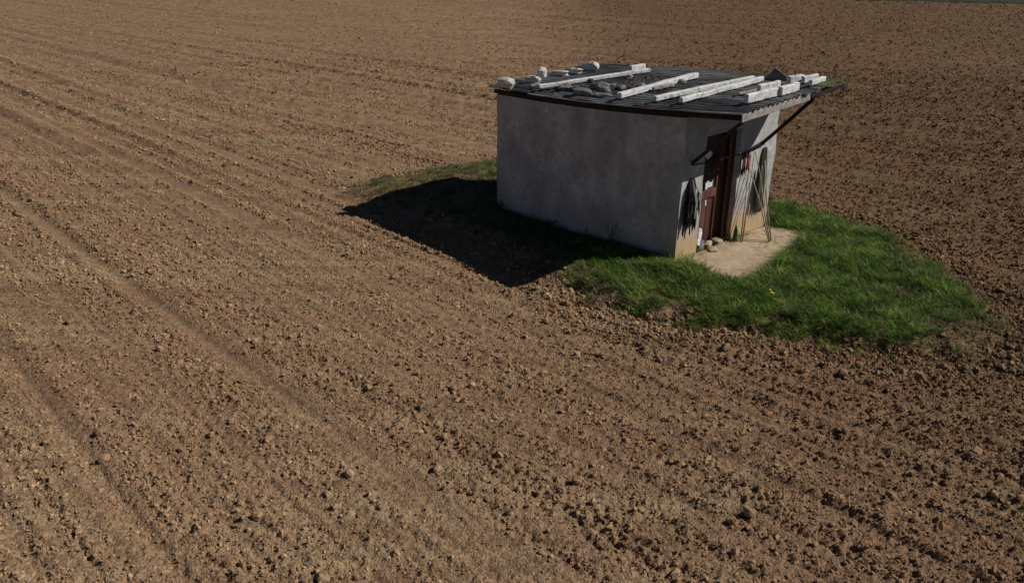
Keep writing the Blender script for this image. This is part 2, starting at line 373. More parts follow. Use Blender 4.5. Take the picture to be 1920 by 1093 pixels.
# ------------------------------------------------------------------ ground
def build_ground():
    fine = np.arange(-46, 46.01, .165)
    co1 = np.arange(-180, -46, 3.0); co2 = np.arange(49, 180, 3.0)
    ang = np.concatenate([co1, fine, co2]); na = len(ang)
    r = [.3, 1.0, 1.8, 2.6, 3.4]
    q = 4.0
    while q < 16: r.append(q); q *= 1.0030
    while q < 130: r.append(q); q *= 1.0058
    while q < 5000: r.append(q); q *= 1.15
    r = np.array(r); nr = len(r)
    A, Rr = np.meshgrid(np.radians(ang), r)
    X = (Rr * np.sin(A)).ravel(); Y = (Rr * np.cos(A)).ravel()
    finem = (sstep(52, 45, np.abs(np.degrees(A))) * sstep(200, 90, Rr)).ravel()
    Z = np.empty_like(X)
    for i in range(0, len(X), 200000):
        sl = slice(i, i + 200000); Z[sl] = height(X[sl], Y[sl], finem[sl])
    dd, uu, vv = mound(X, Y)
    grassy = sstep(.15, -.5, dd + .9 * (fb(X * 3, Y * 3, 71) - .5)) * .8 * (1 - .75 * sstep(2.5, 6.5, uu)) * (1 - .6 * sstep(-3.0, -4.6, uu))
    idx = np.arange(nr * na).reshape(nr, na)
    a = idx[:-1, :]; b = np.roll(idx, -1, axis=1)[:-1, :]; c = np.roll(idx, -1, axis=1)[1:, :]; d = idx[1:, :]
    F = np.stack([a.ravel(), d.ravel(), c.ravel(), b.ravel()], 1).astype(np.int32)
    me = bpy.data.meshes.new('ploughed_field')
    nv = len(X); me.vertices.add(nv + 1)
    co = np.empty((nv + 1, 3), np.float32); co[:nv, 0] = X; co[:nv, 1] = Y; co[:nv, 2] = Z; co[nv] = (0, 0, -.155)
    me.vertices.foreach_set('co', co.ravel())
    tri = np.stack([np.full(na, nv), idx[0], np.roll(idx[0], -1)], 1).astype(np.int32)[:, [0, 2, 1]]
    loops = np.concatenate([F.ravel(), tri.ravel()])
    starts = np.concatenate([np.arange(len(F)) * 4, len(F) * 4 + np.arange(na) * 3]).astype(np.int32)
    me.loops.add(len(loops)); me.loops.foreach_set('vertex_index', loops)
    me.polygons.add(len(starts)); me.polygons.foreach_set('loop_start', starts)
    me.update(calc_edges=True); me.validate()
    at = me.attributes.new('grassy', 'FLOAT', 'POINT'); at.data.foreach_set('value', np.append(grassy, 0).astype(np.float32))
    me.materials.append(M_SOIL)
    me.polygons.foreach_set('use_smooth', [True] * len(me.polygons))
    o = bpy.data.objects.new('ploughed_field', me); COL.objects.link(o)
    tag(o, 'reddish brown ploughed field with faint drill rows running to upper left', kind='structure')
build_ground()

def build_meadow():
    P = [(19.0, 96), (21.5, 84), (25.0, 77.8), (35, 77.0), (46, 76.3), (60, 75.4), (120, 71), (400, 60), (900, 900), (-100, 900), (10, 200)]
    bm = bmesh.new()
    x = np.arange(18, 90, 1.2); 
    bm.free()
    xs = np.concatenate([np.arange(20, 80, .7), np.array([85, 100, 130, 200, 400, 900])])
    yb = np.interp(xs, [20, 23, 26, 35, 46, 60, 120, 400, 900], [110, 102, 94, 90, 86, 82, 76, 60, 40]) + 1.0 * np.array([mnoise.noise(Vector((q * .5, 2, 1))) for q in xs])
    ks = np.array([0, .5, 1.2, 2.2, 4, 7, 12, 20, 40, 100, 400, 1500])
    V = []; F = []
    rnd = random.Random(3)
    for i, (xx, y0) in enumerate(zip(xs, yb)):
        for j, k in enumerate(ks):
            V.append((xx, y0 + k + rnd.uniform(-.2, .2), -.2 if j == 0 else -.02 + rnd.uniform(0, .10)))
    n = len(ks)
    for i in range(len(xs) - 1):
        for j in range(n - 1): F.append((i*n+j, (i+1)*n+j, (i+1)*n+j+1, i*n+j+1))
    m = simple_mat('meadow_grass', (.018, .024, .011), (.048, .05, .026), 1.2, .9, .8, 9, dist=.05)
    tag(mesh_obj('meadow', V, F, m, smooth=True), 'dark green meadow strip beyond the field', kind='structure')
build_meadow()

# ------------------------------------------------------------------ shed
shed = empty('shed', HUTM)
tag(shed, 'small whitewashed field shed with dark corrugated lean-to roof', 'shed')

DV0, DV1, DZ = .62, 1.70, 2.12
TW = .26
def walltop(u, v): return roofz(u, v) - .115
def plaster_wall():
    bm = bmesh.new()
    def panel(c00, c10, c01, c11, n, m):
        """bilinear panel of (u, v, z) corners"""
        g = []
        for i in range(n + 1):
            row = []
            for j in range(m + 1):
                s, t = i / n, j / m
                p = (Vector(c00) * (1-s) + Vector(c10) * s) * (1-t) + (Vector(c01) * (1-s) + Vector(c11) * s) * t
                row.append(bm.verts.new(L3(*p)))
            g.append(row)
        for i in range(n):
            for j in range(m): bm.faces.new((g[i][j], g[i+1][j], g[i+1][j+1], g[i][j+1]))
    L, W = HUT_L, HUT_W; zb = -.3
    def strip(u0, v0, u1, v1, n, z0=zb, m=12):
        panel((u0, v0, z0), (u1, v1, z0), (u0, v0, walltop(u0, v0)), (u1, v1, walltop(u1, v1)), n, m)
    # outer faces
    panel((0, 0, zb), (L, 0, zb), (0, 0, 2.12), (L, 0, 2.12), 40, 20); 
    for i in range(40):
        a, b = L * i / 40, L * (i + 1) / 40
        panel((a, 0, 2.12), (b, 0, 2.12), (a, 0, walltop(a, 0)), (b, 0, walltop(b, 0)), 1, 1)
    strip(L, 0, L, W, 6); strip(L, W, 0, W, 8)
    panel((0, 0, zb), (0, DV0, zb), (0, 0, DZ), (0, DV0, DZ), 8, 30)
    panel((0, DV1, zb), (0, W, zb), (0, DV1, DZ), (0, W, DZ), 14, 30)
    for a, b, n in ((0, DV0, 8), (DV0, DV1, 12), (DV1, W, 14)):
        panel((0, a, DZ), (0, b, DZ), (0, a, walltop(0, a)), (0, b, walltop(0, b)), n, 4)
    # reveals and lintel soffit
    panel((0, DV0, zb), (TW, DV0, zb), (0, DV0, DZ), (TW, DV0, DZ), 3, 30)
    panel((0, DV1, zb), (TW, DV1, zb), (0, DV1, DZ), (TW, DV1, DZ), 3, 30)
    panel((0, DV0, DZ), (TW, DV0, DZ), (0, DV1, DZ), (TW, DV1, DZ), 3, 12)
    # inner faces
    i0, i1 = TW, L - TW
    panel((i0, TW, zb), (i0, DV0, zb), (i0, TW, DZ), (i0, DV0, DZ), 3, 4)
    panel((i0, DV1, zb), (i0, W-TW, zb), (i0, DV1, DZ), (i0, W-TW, DZ), 3, 4)
    strip(i0, TW, i0, W-TW, 4, DZ, 1); strip(i0, TW, i1, TW, 4, m=2); strip(i1, TW, i1, W-TW, 4, m=2); strip(i1, W-TW, i0, W-TW, 4, m=2)
    # wall tops
    def top(a, b, c, d, n): panel((*a, walltop(*a)), (*b, walltop(*b)), (*c, walltop(*c)), (*d, walltop(*d)), n, 1)
    top((0, 0), (L, 0), (0, TW), (L, TW), 20); top((0, W-TW), (L, W-TW), (0, W), (L, W), 6)
    top((0, TW), (0, W-TW), (TW, TW), (TW, W-TW), 4); top((L-TW, TW), (L-TW, W-TW), (L, TW), (L, W-TW), 4)
    bmesh.ops.remove_doubles(bm, verts=bm.verts, dist=.001)
    for v in bm.verts:
        c = v.co
        v.co = c + Vector((mnoise.noise(c * 1.7), mnoise.noise(c * 1.7 + Vector((9, 3, 1))), 0)) * .018 + Vector((mnoise.noise(c * 7), mnoise.noise(c * 7 + Vector((5, 2, 8))), 0)) * .006
    bmesh.ops.recalc_face_normals(bm, faces=bm.faces)
    return bm
bm_obj('wall', plaster_wall(), M_PLASTER, shed, smooth=False)

# roof timbers and sheets
for k, v in enumerate((.07, .85, 1.55, 2.25, 2.86)):
    a = L3(-.98, v, roofz(-.98, v) - .075); mid = L3(1.9, v, roofz(1.9, v) - .075); b = L3(HUT_L + .12, v, roofz(HUT_L + .12, v) - .075)
    bm = beam_bm(a, b, .075, .075, segs=10, seed=k)
    for vv in bm.verts:       # follow the sag of the roof
        vv.co.z += roofz(vv.co.y, v) - (a.z + .075 + (b.z - a.z) * (vv.co.y - a.y) / (b.y - a.y))
    bm_obj('roof_beam', bm, M_DARKW, shed)
V_END = HUT_W + .211
def sheet(u0, u1, v0, v1, lift, rot, mat, seed, damage=0):
    pitch = .146; amp = .018; rnd = random.Random(seed)
    nv = int((v1 - v0) / pitch * 6); nu = 9
    bm = bmesh.new(); tb = []
    for th in (0, -.008):
        g = []
        for i in range(nu + 1):
            row = []
            for j in range(nv + 1):
                s = i / nu; t = j / nv; u = u0 + (u1 - u0) * s; v = v0 + (v1 - v0) * t
                du = rot * (v - v0)
                uu = u + du + (0 if 0 < i < nu else .018 * mnoise.noise(Vector((v * 6, seed * 1.7, i))) * (1 + 3 * damage))
                z = roofz(u, v) + amp * math.sin(2 * math.pi * v / pitch) + lift + .012 * mnoise.noise(Vector((u * 1.1, v * 1.3, seed))) + .008 * mnoise.noise(Vector((u * 3.1, v * 4.3, seed)))
                z += .030 * s * 0 + th
                row.append(bm.verts.new(L3(uu, v + rot * (u - u0) * -.3, z)))
            g.append(row)
        tb.append(g)
    T, Bt = tb
    for i in range(nu):
        for j in range(nv):
            bm.faces.new((T[i][j], T[i][j+1], T[i+1][j+1], T[i+1][j])); bm.faces.new((Bt[i][j], Bt[i+1][j], Bt[i+1][j+1], Bt[i][j+1]))
    for i in range(nu):
        bm.faces.new((T[i][0], T[i+1][0], Bt[i+1][0], Bt[i][0])); bm.faces.new((T[i][nv], Bt[i][nv], Bt[i+1][nv], T[i+1][nv]))
    for j in range(nv):
        bm.faces.new((T[0][j], Bt[0][j], Bt[0][j+1], T[0][j+1])); bm.faces.new((T[nu][j], T[nu][j+1], Bt[nu][j+1], Bt[nu][j]))
    bmesh.ops.recalc_face_normals(bm, faces=bm.faces)
    return bm_obj('corrugated_sheet', bm, mat, shed, smooth=False)
rnd = random.Random(8)
U_CUTS = [(-1.05, 1.08), (.90, 3.02), (2.84, 4.81)]
V_CUTS = [(-.064, .80), (.72, 1.60), (1.50, 2.38), (2.28, V_END)]
for i, (u0, u1) in enumerate(U_CUTS):
    for j, (v0, v1) in enumerate(V_CUTS):
        mat = M_SHEET
        if (i, j) == (0, 3): mat = M_MOSS
        if (i, j) in ((0, 1), (1, 0), (2, 1), (1, 3), (0, 2)): mat = M_SHEET2
        if i == 0 and j == 3: u0b = u0 - .02
        else: u0b = u0 + rnd.uniform(-.03, .03)
        sheet(u0b, u1, v0, v1, .030 + .011 * ((2 - i) % 2 + (2 - i) * .7) + .0095 * (j % 2), rnd.uniform(-.012, .012), mat, i * 7 + j, damage=(i == 0 and j >= 2))
# fascia board under the front eave, and batten along the long eave
bm_obj('fascia_board', beam_bm(L3(-1.02, -.05, roofz(-1.02, -.05) - .055), L3(-1.02, 1.95, roofz(-1.02, 1.95) - .05), .022, .125, segs=8, seed=4), M_GREYW, shed)
bm_obj('fascia_board', beam_bm(L3(-1.025, 2.0, roofz(-1.02, 2.0) - .05), L3(-1.06, 3.08, roofz(-1.02, 3.08) - .035), .02, .07, segs=8, seed=5), M_DARKW, shed, M=None)
bm = beam_bm(L3(-1.04, -.088, roofz(-1.04, 0) + .012), L3(3.6, -.088, roofz(3.6, 0) + .012), .03, .022, segs=16, bev=.004, seed=6)
for vv in bm.verts:
    vv.co.z += roofz(vv.co.y, 0) - (roofz(-1.04, 0) + (roofz(3.6, 0) - roofz(-1.04, 0)) * (vv.co.y + 1.04) / 4.64)
bm_obj('eave_batten', bm, M_GREYW, shed)
bm = beam_bm(L3(-.7, -.055, roofz(-.7, 0) - .05), L3(4.3, -.055, roofz(4.3, 0) - .05), .03, .075, segs=16, seed=7)
for vv in bm.verts:
    vv.co.z += roofz(vv.co.y, 0) - (roofz(-.7, 0) + (roofz(4.3, 0) - roofz(-.7, 0)) * (vv.co.y + .7) / 5.0)
bm_obj('eave_board', bm, M_DARKW, shed)
# struts and tie rail
bm_obj('strut', beam_bm(L3(.02, .24, 1.70), L3(-.97, .10, roofz(-.97, .1) - .12), .05, .05, segs=4, seed=11), M_IRON, shed)
bm_obj('strut', beam_bm(L3(.02, 2.43, 1.72), L3(-.99, 2.18, roofz(-.99, 2.18) - .12), .055, .055, segs=4, seed=12), M_IRON, shed)
bm_obj('tie_rail', tube_bm([L3(-.03, .24, 1.70), L3(-.06, 1.1, 1.672), L3(-.06, 1.8, 1.675), L3(-.03, 2.43, 1.72)], .011), M_DARKW, shed)

# door, closed at the back of the reveal
door = empty('door', HUTM, shed)
du = TW - .02
def bx(u0, u1, v0, v1, z0, z1): return beam_bm(L3((u0+u1)/2, (v0+v1)/2, z0), L3((u0+u1)/2, (v0+v1)/2, z1), abs(v1-v0), abs(u1-u0), up=Vector((0, 1, 0)), segs=5, bev=.004, jit=.002, seed=int(v0*100+z0*10))
for k in range(6):
    v0 = DV0 + .07 + k * .157
    zt = 1.02 if k < 4 else 1.98
    bm_obj('plank', bx(du, du+.025, v0, v0 + .150, .06 + .05 * (k % 3 == 1), zt), M_DOOR if k % 3 else M_DOORD, door)
for z0, z1 in ((.90, 1.06), (1.56, 1.62), (1.98, 2.08)):
    bm_obj('rail', beam_bm(L3(du-.014, DV0+.03, (z0+z1)/2), L3(du-.014, DV1-.30, (z0+z1)/2), .028, z1-z0, segs=4, seed=int(z0*10)), M_DOOR if z0 < 1 else M_DOORD, door)
for v0 in (DV0 + .02, DV1 - .34, DV1 - .075):
    bm_obj('stile', bx(du-.026, du-.002, v0, v0+.06, .05, 2.1), M_DOORD, door)
bm_obj('pane', bx(du+.008, du+.014, DV0+.08, DV1-.34, 1.06, 1.98), M_GLASS, door)
bm_obj('lock_plate', bx(du-.012, du-.003, 1.10, 1.14, .76, .86), M_PAPER, door)
bm_obj('torn_sheet', beam_bm(L3(du-.02, .98, 1.66), L3(du-.02, 1.10, 1.78), .18, .004, up=Vector((0, 1, 0)), segs=3, jit=.01, seed=5), M_PAPER, door)
def ragged_sheet(name, u, v0, v1, z0, z1, mat, parent, seed):
    rnd = random.Random(seed); V = []; F = []; n = 7
    for i in range(n + 1):
        v = v0 + (v1 - v0) * i / n
        for z in (z0 + rnd.uniform(0, .07), (z0 + z1) / 2 + rnd.uniform(-.02, .02), z1 - rnd.uniform(0, .06)):
            V.append(L3(u + rnd.uniform(-.006, .006), v, z))
    for i in range(n):
        for j in range(2): F.append((i*3+j, (i+1)*3+j, (i+1)*3+j+1, i*3+j+1))
    o = mesh_obj(name, V, F, mat, parent); md = o.modifiers.new('thickness', 'SOLIDIFY'); md.thickness = .003; return o
ragged_sheet('paper_scrap', du-.034, 1.02, 1.24, 1.05, 1.24, M_PAPER, door, 4)
bm_obj('jamb_board', beam_bm(L3(.115, DV1-.016, .03), L3(.115, DV1-.016, DZ-.06), .022, .20, up=Vector((1, 0, 0)), segs=6, seed=9), M_DOORD, shed)
o_frame = bm_obj('door_frame', beam_bm(L3(du-.01, DV0+.01, DZ-.03), L3(du-.01, DV1-.01, DZ-.03), .04, .05, segs=4), M_DOORD, shed)

# step and slab in front of the door
def slab():
    P = [(-.02, -.02), (-.42, -.06), (-.78, -.06), (-1.16, -.02), (-1.38, .22), (-1.40, .75), (-1.26, 1.3), (-1.12, 1.9), (-1.04, 2.4), (-.95, 2.95), (-.60, 3.22), (-.02, 2.95)]
    bm = bmesh.new(); rnd = random.Random(2)
    Q = []
    for i in range(len(P)):
        a = Vector(P[i]); b = Vector(P[(i+1) % len(P)])
        n = 5 if i < len(P) - 1 else 1
        for k in range(n):
            q = a.lerp(b, k / n); Q.append((q.x + rnd.uniform(-.02, .02) * (i < 11), q.y + rnd.uniform(-.02, .02)))
    top = [bm.verts.new(L3(u, v, .03)) for u, v in Q]; bot = [bm.verts.new(L3(u * 1.02, v, -.2)) for u, v in Q]
    bm.faces.new(top); n = len(Q)
    for i in range(n): bm.faces.new((top[i], top[(i+1) % n], bot[(i+1) % n], bot[i]))
    bmesh.ops.triangulate(bm, faces=[f for f in bm.faces if len(f.verts) > 4])
    for _ in range(3): bmesh.ops.subdivide_edges(bm, edges=[e for e in bm.edges if e.calc_length() > .12], cuts=1, use_grid_fill=True)
    for v in bm.verts:
        if v.co.z > .02: v.co.z += .014 * mnoise.noise(v.co * 2.3) + .006 * mnoise.noise(v.co * 8) + .02 * max(0, 1 + v.co.y * 1.2)
    bmesh.ops.recalc_face_normals(bm, faces=bm.faces)
    return bm
tag(bm_obj('concrete_slab', slab(), M_SLAB, M=HUTM), 'worn pale concrete slab in front of the shed door', 'slab')
rubble = [(.08, .80, .10, .22, .18, .30, M_DSTONE, 'dark grey broken stone standing at the left foot of the door'),
          (.07, 1.08, .07, .26, .16, .14, M_SLAB, 'sandy rough stone lying along the door sill'),
          (-.10, .98, .05, .30, .20, .10, M_SLAB, 'flat crumbled step stone below the door sill'),
          (.10, 1.42, .05, .30, .2, .12, M_SLAB, 'low sandy sill stone at the foot of the shaded door half')]
for i, (u, v, z, sv, su2, sz, m, lb) in enumerate(rubble):
    o = bm_obj('sill_stone', stone_bm(sv, su2, sz, 40 + i, 2, .7, .16), m, M=HUTM @ Matrix.Translation(L3(u, v, z)) @ Matrix.Rotation(i * .4, 4, 'Z'))
    tag(o, lb, 'stone')
o = bm_obj('board_scrap', beam_bm(L3(.0, .66, .18), L3(.03, .76, .46), .10, .02, up=Vector((0, 1, 0)), segs=4, jit=.012, seed=3), M_WHITE, M=HUTM)
tag(o, 'small bright white board scrap leaning at left door jamb', 'board')

# ------------------------------------------------------------------ timbers and stones lying on the roof
def on_roof_beam(a, b, w, h, mat, label, seed, name='roof_timber'):
    ctr = L3((a[0]+b[0])/2, (a[1]+b[1])/2, 0)
    lift = .088 + h / 2
    A = L3(a[0], a[1], roofz(*a) + lift); B = L3(b[0], b[1], roofz(*b) + lift)
    base = A.lerp(B, .5); base.z -= h / 2
    o = bm_obj(name, beam_bm(A - base, B - base, w, h, segs=7, jit=.006, seed=seed, bev=.012), mat, M=HUTM @ Matrix.Translation(base))
    tag(o, label, 'timber', 'white painted timbers weighing down the shed roof'); return o
on_roof_beam((3.48, 0.10), (2.64, 2.36), 0.09, 0.075, M_WHITE, 'long thin white timber on the roof, leftmost of the long ones', 1)
on_roof_beam((3.05, 2.24), (3.0, 2.62), 0.1, 0.11, M_WHITE, 'short white block behind the upper end of the leftmost long timber', 2)
on_roof_beam((1.52, 0.10), (1.36, 2.12), 0.115, 0.095, M_WHITE, 'long white timber lying alone at the middle of the roof', 3)
on_roof_beam((0.76, 0.12), (0.25, 2.27), 0.085, 0.085, M_WHITE, 'long white timber, left one of the pair on the right half of the roof', 4)
on_roof_beam((0.24, 0.12), (0.06, 2.23), 0.085, 0.085, M_WHITE, 'long white timber, right one of the pair on the right half of the roof', 5)
on_roof_beam((-0.79, 0.38), (-0.88, 1.12), 0.085, 0.14, M_WHITE, 'short thick white timber nearest the front right roof corner', 6)
on_roof_beam((-0.52, 1.18), (-0.6, 1.66), 0.085, 0.14, M_WHITE, 'short white timber just behind the thick one nearest the front corner', 7)
on_roof_beam((-0.94, 1.12), (-0.93, 1.67), 0.085, 0.14, M_WHITE, 'short white timber beside the front eave, before the mossy corner', 8)
on_roof_beam((-0.46, 2.22), (-0.56, 2.5), 0.12, 0.12, M_WHITE, 'stubby white block right of the triangular tile on the mossy sheet', 9)
on_roof_beam((-0.66, 2.34), (-0.72, 2.7), 0.07, 0.11, M_WHITE, 'white block, middle one of the cluster on the mossy roof corner', 10)
on_roof_beam((-0.89, 2.17), (-0.88, 2.64), 0.07, 0.09, M_WHITE, 'slanting white block, outermost of the cluster on the mossy roof corner', 11)
on_roof_beam((3.76, 0.14), (3.7, 0.33), 0.07, 0.05, M_GREYW, 'small grey wood offcut by the near end of the leftmost long timber', 12)
on_roof_beam((1.33, 0.8), (1.2, 1.2), 0.1, 0.05, M_GREYW, 'thin grey board between the middle timber and the pair', 13)
on_roof_beam((-0.3, 0.95), (-0.38, 1.42), 0.07, 0.04, M_GREYW, 'thin grey lath left of the thick white timber near the front corner', 14)

def on_roof_stone(u, v, su2, sv, sz, mat, label, seed, rz=0, blocky=.6, tilt=0, name='roof_stone'):
    z = roofz(u, v) + .05 + sz * .42
    o = bm_obj(name, stone_bm(sv, su2, sz, seed, 2, blocky, .36), mat, M=HUTM @ Matrix.Translation(L3(u, v, z)) @ Matrix.Rotation(rz, 4, 'Z') @ Matrix.Rotation(tilt, 4, 'X'))
    tag(o, label, 'stone', 'stones weighing down the shed roof')
on_roof_stone(4.28, -0.02, .44, .22, .22, M_STONE, 'big rounded stone on the left near corner of the roof', 1, .2, .25)
on_roof_stone(4.18, 0.62, .34, .17, .15, M_STONE, 'pale squared stone right beside the big corner stone', 2, .3, .9)
on_roof_stone(4.33, 1.03, .20, .24, .24, M_STONE, 'pale pointed stone standing up behind the squared one', 3, .7, .2)
on_roof_stone(4.17, 1.41, .38, .16, .14, M_STONE, 'long low stone with light right end at the left roof edge', 4, .1, .9)
on_roof_stone(4.06, 1.75, .30, .16, .14, M_STONE, 'yellowish squared stone between long low stone and farthest white stone', 5, .2, .9)
on_roof_stone(4.11, 2.27, .42, .20, .20, M_STONE, 'large white lumpy stone at the far left roof corner', 6, .15, .4)
on_roof_stone(3.06, 0.4, .36, .26, .08, M_DSTONE, 'flat bluish grey slab stone below the leftmost long timber', 7, .3, .8)
on_roof_stone(2.42, 0.18, .46, .22, .14, M_DSTONE, 'grey stone on the near eave, left of the middle timber', 8, .2, .7)
on_roof_stone(2.02, 0.22, .40, .20, .08, M_DSTONE, 'low grey stone on the near eave below the middle timber end', 9, .5, .7)
on_roof_stone(2.43, 0.66, .34, .26, .16, M_DSTONE, 'knobbly brown grey stone beside the crumpled felt', 10, .9, .3)
on_roof_stone(2.19, 0.49, .22, .20, .14, M_DSTONE, 'small knobbly stone in front of the crumpled felt', 12, .4, .3)
on_roof_stone(1.33, 1.6, .24, .16, .10, M_DSTONE, 'little grey stone right of the middle timber', 11, .2, .6)
for k in range(14):
    ru = rnd.uniform(1.6, 3.2); rv = rnd.uniform(.2, 1.9); q = rnd.uniform(.08, .17)
    z = roofz(ru, rv) + .05 + q * .25
    o = bm_obj('rubble_piece', stone_bm(q * 1.5, q, q * .7, 200 + k, 2, .4, .3), M_DSTONE if k % 3 else M_FELT, M=HUTM @ Matrix.Translation(L3(ru, rv, z)) @ Matrix.Rotation(rnd.uniform(0, 3), 4, 'Z'))
    where = 'near the low eave' if rv < .7 else ('behind the crumpled felt' if rv > 1.4 else 'beside the crumpled felt')
    tag(o, 'small %s rubble piece %s, %s' % ('grey' if k % 3 else 'black', where, 'nearer roof left end' if ru > 2.4 else 'nearer middle timber'), 'rubble', 'small rubble pieces on the shed roof')
# propped roof tile
tb = bmesh.new()
T = [L3(.30, 0, 0), L3(-.26, 0, 0), L3(.06, 0, .22)]
A = [tb.verts.new(p) for p in T]; Bq = [tb.verts.new(p + Vector((.05, .0, .0)) + Vector((0, .02, .0))) for p in T]
tb.faces.new(A); tb.faces.new(Bq[::-1])
for i in range(3): tb.faces.new((A[i], A[(i+1) % 3], Bq[(i+1) % 3], Bq[i]))
bmesh.ops.recalc_face_normals(tb, faces=tb.faces); bmesh.ops.bevel(tb, geom=tb.edges[:], offset=.008, segments=1)
tag(bm_obj('broken_tile', tb, M_DSTONE, M=HUTM @ Matrix.Translation(L3(-.05, 2.60, roofz(-.05, 2.60) + .058)) @ Matrix.Rotation(-.15, 4, 'X')),
    'triangular dark tile shard propped at far edge of the roof', 'tile', 'stones weighing down the shed roof')
# crumpled felt
def felt():
    bm = bmesh.new(); n, m = 46, 16; g = []
    for i in range(n + 1):
        row = []
        for j in range(m + 1):
            s, t = i / n, j / m
            v = .62 + s * 1.35; u = 2.36 - .45 * s + (t - .5) * (.60 + .2 * math.sin(s * 9))
            e = math.sin(math.pi * t) * math.sin(math.pi * s) ** .5
            q = Vector((u * 5, v * 5, 0))
            z = roofz(u, v) + .062 + e * (.03 + .09 * abs(mnoise.noise(q)) + .07 * abs(mnoise.noise(q * 2.3)))
            row.append(bm.verts.new(L3(u + .05 * mnoise.noise(q * .9 + Vector((3, 1, 2))), v, z)))
        g.append(row)
    for i in range(n):
        for j in range(m): bm.faces.new((g[i][j], g[i][j+1], g[i+1][j+1], g[i+1][j]))
    return bm
o = bm_obj('crumpled_felt', felt(), M_FELT, M=HUTM); o.modifiers.new('thickness', 'SOLIDIFY').thickness = .006
tag(o, 'crumpled black roofing felt bunched up at the middle of the roof', 'roofing felt')

# ------------------------------------------------------------------ things hanging on and leaning at the door wall
def hanging(u, v, ztop, zbot, wtop, wbot, folds, seed, depth=.05, rag=.25, ends=None):
    bm = bmesh.new(); n = folds * 6; m = 14; rnd = random.Random(seed); g = []
    hem = [rnd.uniform(0, rag) for _ in range(n + 1)]
    for i in range(n + 1):
        s = i / n; row = []
        for j in range(m + 1):
            t = j / m; w = wtop + (wbot - wtop) * t ** .7
            zb = zbot + hem[i] * (t > .5) * 1.0
            z = ztop + (zbot + hem[i] - ztop) * t
            vv = v + (s - .5) * w + .02 * mnoise.noise(Vector((s * 4, t * 3, seed)))
            uu = u - .015 - depth * (.6 + .5 * math.sin(s * folds * 2 * math.pi + 1.5 * mnoise.noise(Vector((t * 2, s * 2, seed))))) * (.4 + .6 * t)
            row.append(bm.verts.new(L3(uu, vv, z)))
        g.append(row)
    for i in range(n):
        for j in range(m): bm.faces.new((g[i][j], g[i][j+1], g[i+1][j+1], g[i+1][j]))
    return bm
def hang_thing(name, label, cat, layers, extras=()):
    l0 = layers[0]
    root = empty(name, HUTM @ Matrix.Translation(L3(l0[0], l0[1], l0[3])))
    tag(root, label, cat)
    for k, (u, v, zt, zb, wt, wb, fo, mat, nm, rag) in enumerate(layers):
        o = bm_obj(nm, hanging(u, v, zt, zb, wt, wb, fo, k * 5 + int(v * 10), rag=rag), mat, root, smooth=True, M=HUTM)
        o.modifiers.new('thickness', 'SOLIDIFY').thickness = .006
    for pts, r, mat, nm in extras:
        bm_obj(nm, tube_bm([L3(*p) for p in pts], r, 5), mat, root, M=HUTM)
hang_thing('hanging_rags', 'ragged dark cloths hanging on the wall left of the door', 'rags',
    [(0, .27, 1.47, .46, .10, .40, 6, M_RAG, 'cloth', .40), (-.045, .18, 1.38, .55, .03, .16, 3, M_RAG, 'cloth', .40), (-.05, .40, 1.22, .72, .03, .12, 2, M_RAG, 'cloth', .3)],
    [([(-.03, .27, 1.44), (-.10, .34, 1.1), (-.10, .38, .72)], .016, M_RAGL, 'cord'), ([(-.03, .27, 1.42), (-.11, .31, 1.05), (-.11, .30, .78)], .015, M_RAGL, 'cord'),
     ([(-.02, .28, 1.46), (-.09, .45, 1.15), (-.06, .50, .95)], .007, M_RAG, 'cord')])
hang_thing('hanging_coat', 'long grey green coat hanging at the right end of the door wall', 'coat',
    [(0, 2.50, 1.66, .36, .05, .34, 5, M_RAGG, 'cloth', .25), (-.06, 2.36, 1.34, .44, .03, .16, 3, M_RAGG, 'cloth', .4)],
    [([(-.05, 2.52, 1.66), (-.13, 2.50, 1.1), (-.12, 2.58, .5)], .010, M_RAGL, 'cord')])
hang_thing('hanging_red_cloth', 'faded red cloth hanging from the rail right of the door', 'cloth',
    [(-.06, 1.84, 1.69, 1.32, .05, .11, 2, M_RED, 'cloth', .12), (-.03, 1.76, 1.69, 1.24, .06, .10, 2, M_DRED, 'cloth', .14)])

def pole(name, label, pts, r):
    base = Vector(L3(*pts[0]))
    o = bm_obj(name, tube_bm([L3(*p) - base for p in pts], [r * (1.1 - .35 * i / (len(pts)-1)) for i in range(len(pts))], 6), M_POLE, M=HUTM @ Matrix.Translation(base), smooth=True)
    tag(o, label, 'pole', 'thin wooden poles leaning on the wall right of the door')
pole('leaning_pole', 'short pole, left foot pair, leaning nearest to the door', [(-.22, 1.70, .05), (-.16, 1.80, .7), (-.09, 1.90, 1.34)], .0115)
pole('leaning_pole', 'tall pole, left foot pair, leaning towards the right', [(-.22, 1.76, .05), (-.15, 1.90, .8), (-.05, 2.10, 1.62)], .0115)
pole('leaning_pole', 'pole slanting left from the right foot pair, crossing the others', [(-.57, 2.09, .05), (-.35, 2.00, .75), (-.09, 1.90, 1.40)], .0115)
pole('leaning_pole', 'bowed pole, middle one of the right foot pair', [(-.57, 2.13, .05), (-.38, 2.12, .6), (-.18, 2.18, 1.2), (-.05, 2.12, 1.64)], .0115)
pole('leaning_pole', 'outermost pole of the right foot pair, leaning to the hanging coat', [(-.56, 2.19, .05), (-.36, 2.22, .7), (-.13, 2.36, 1.45)], .0115)
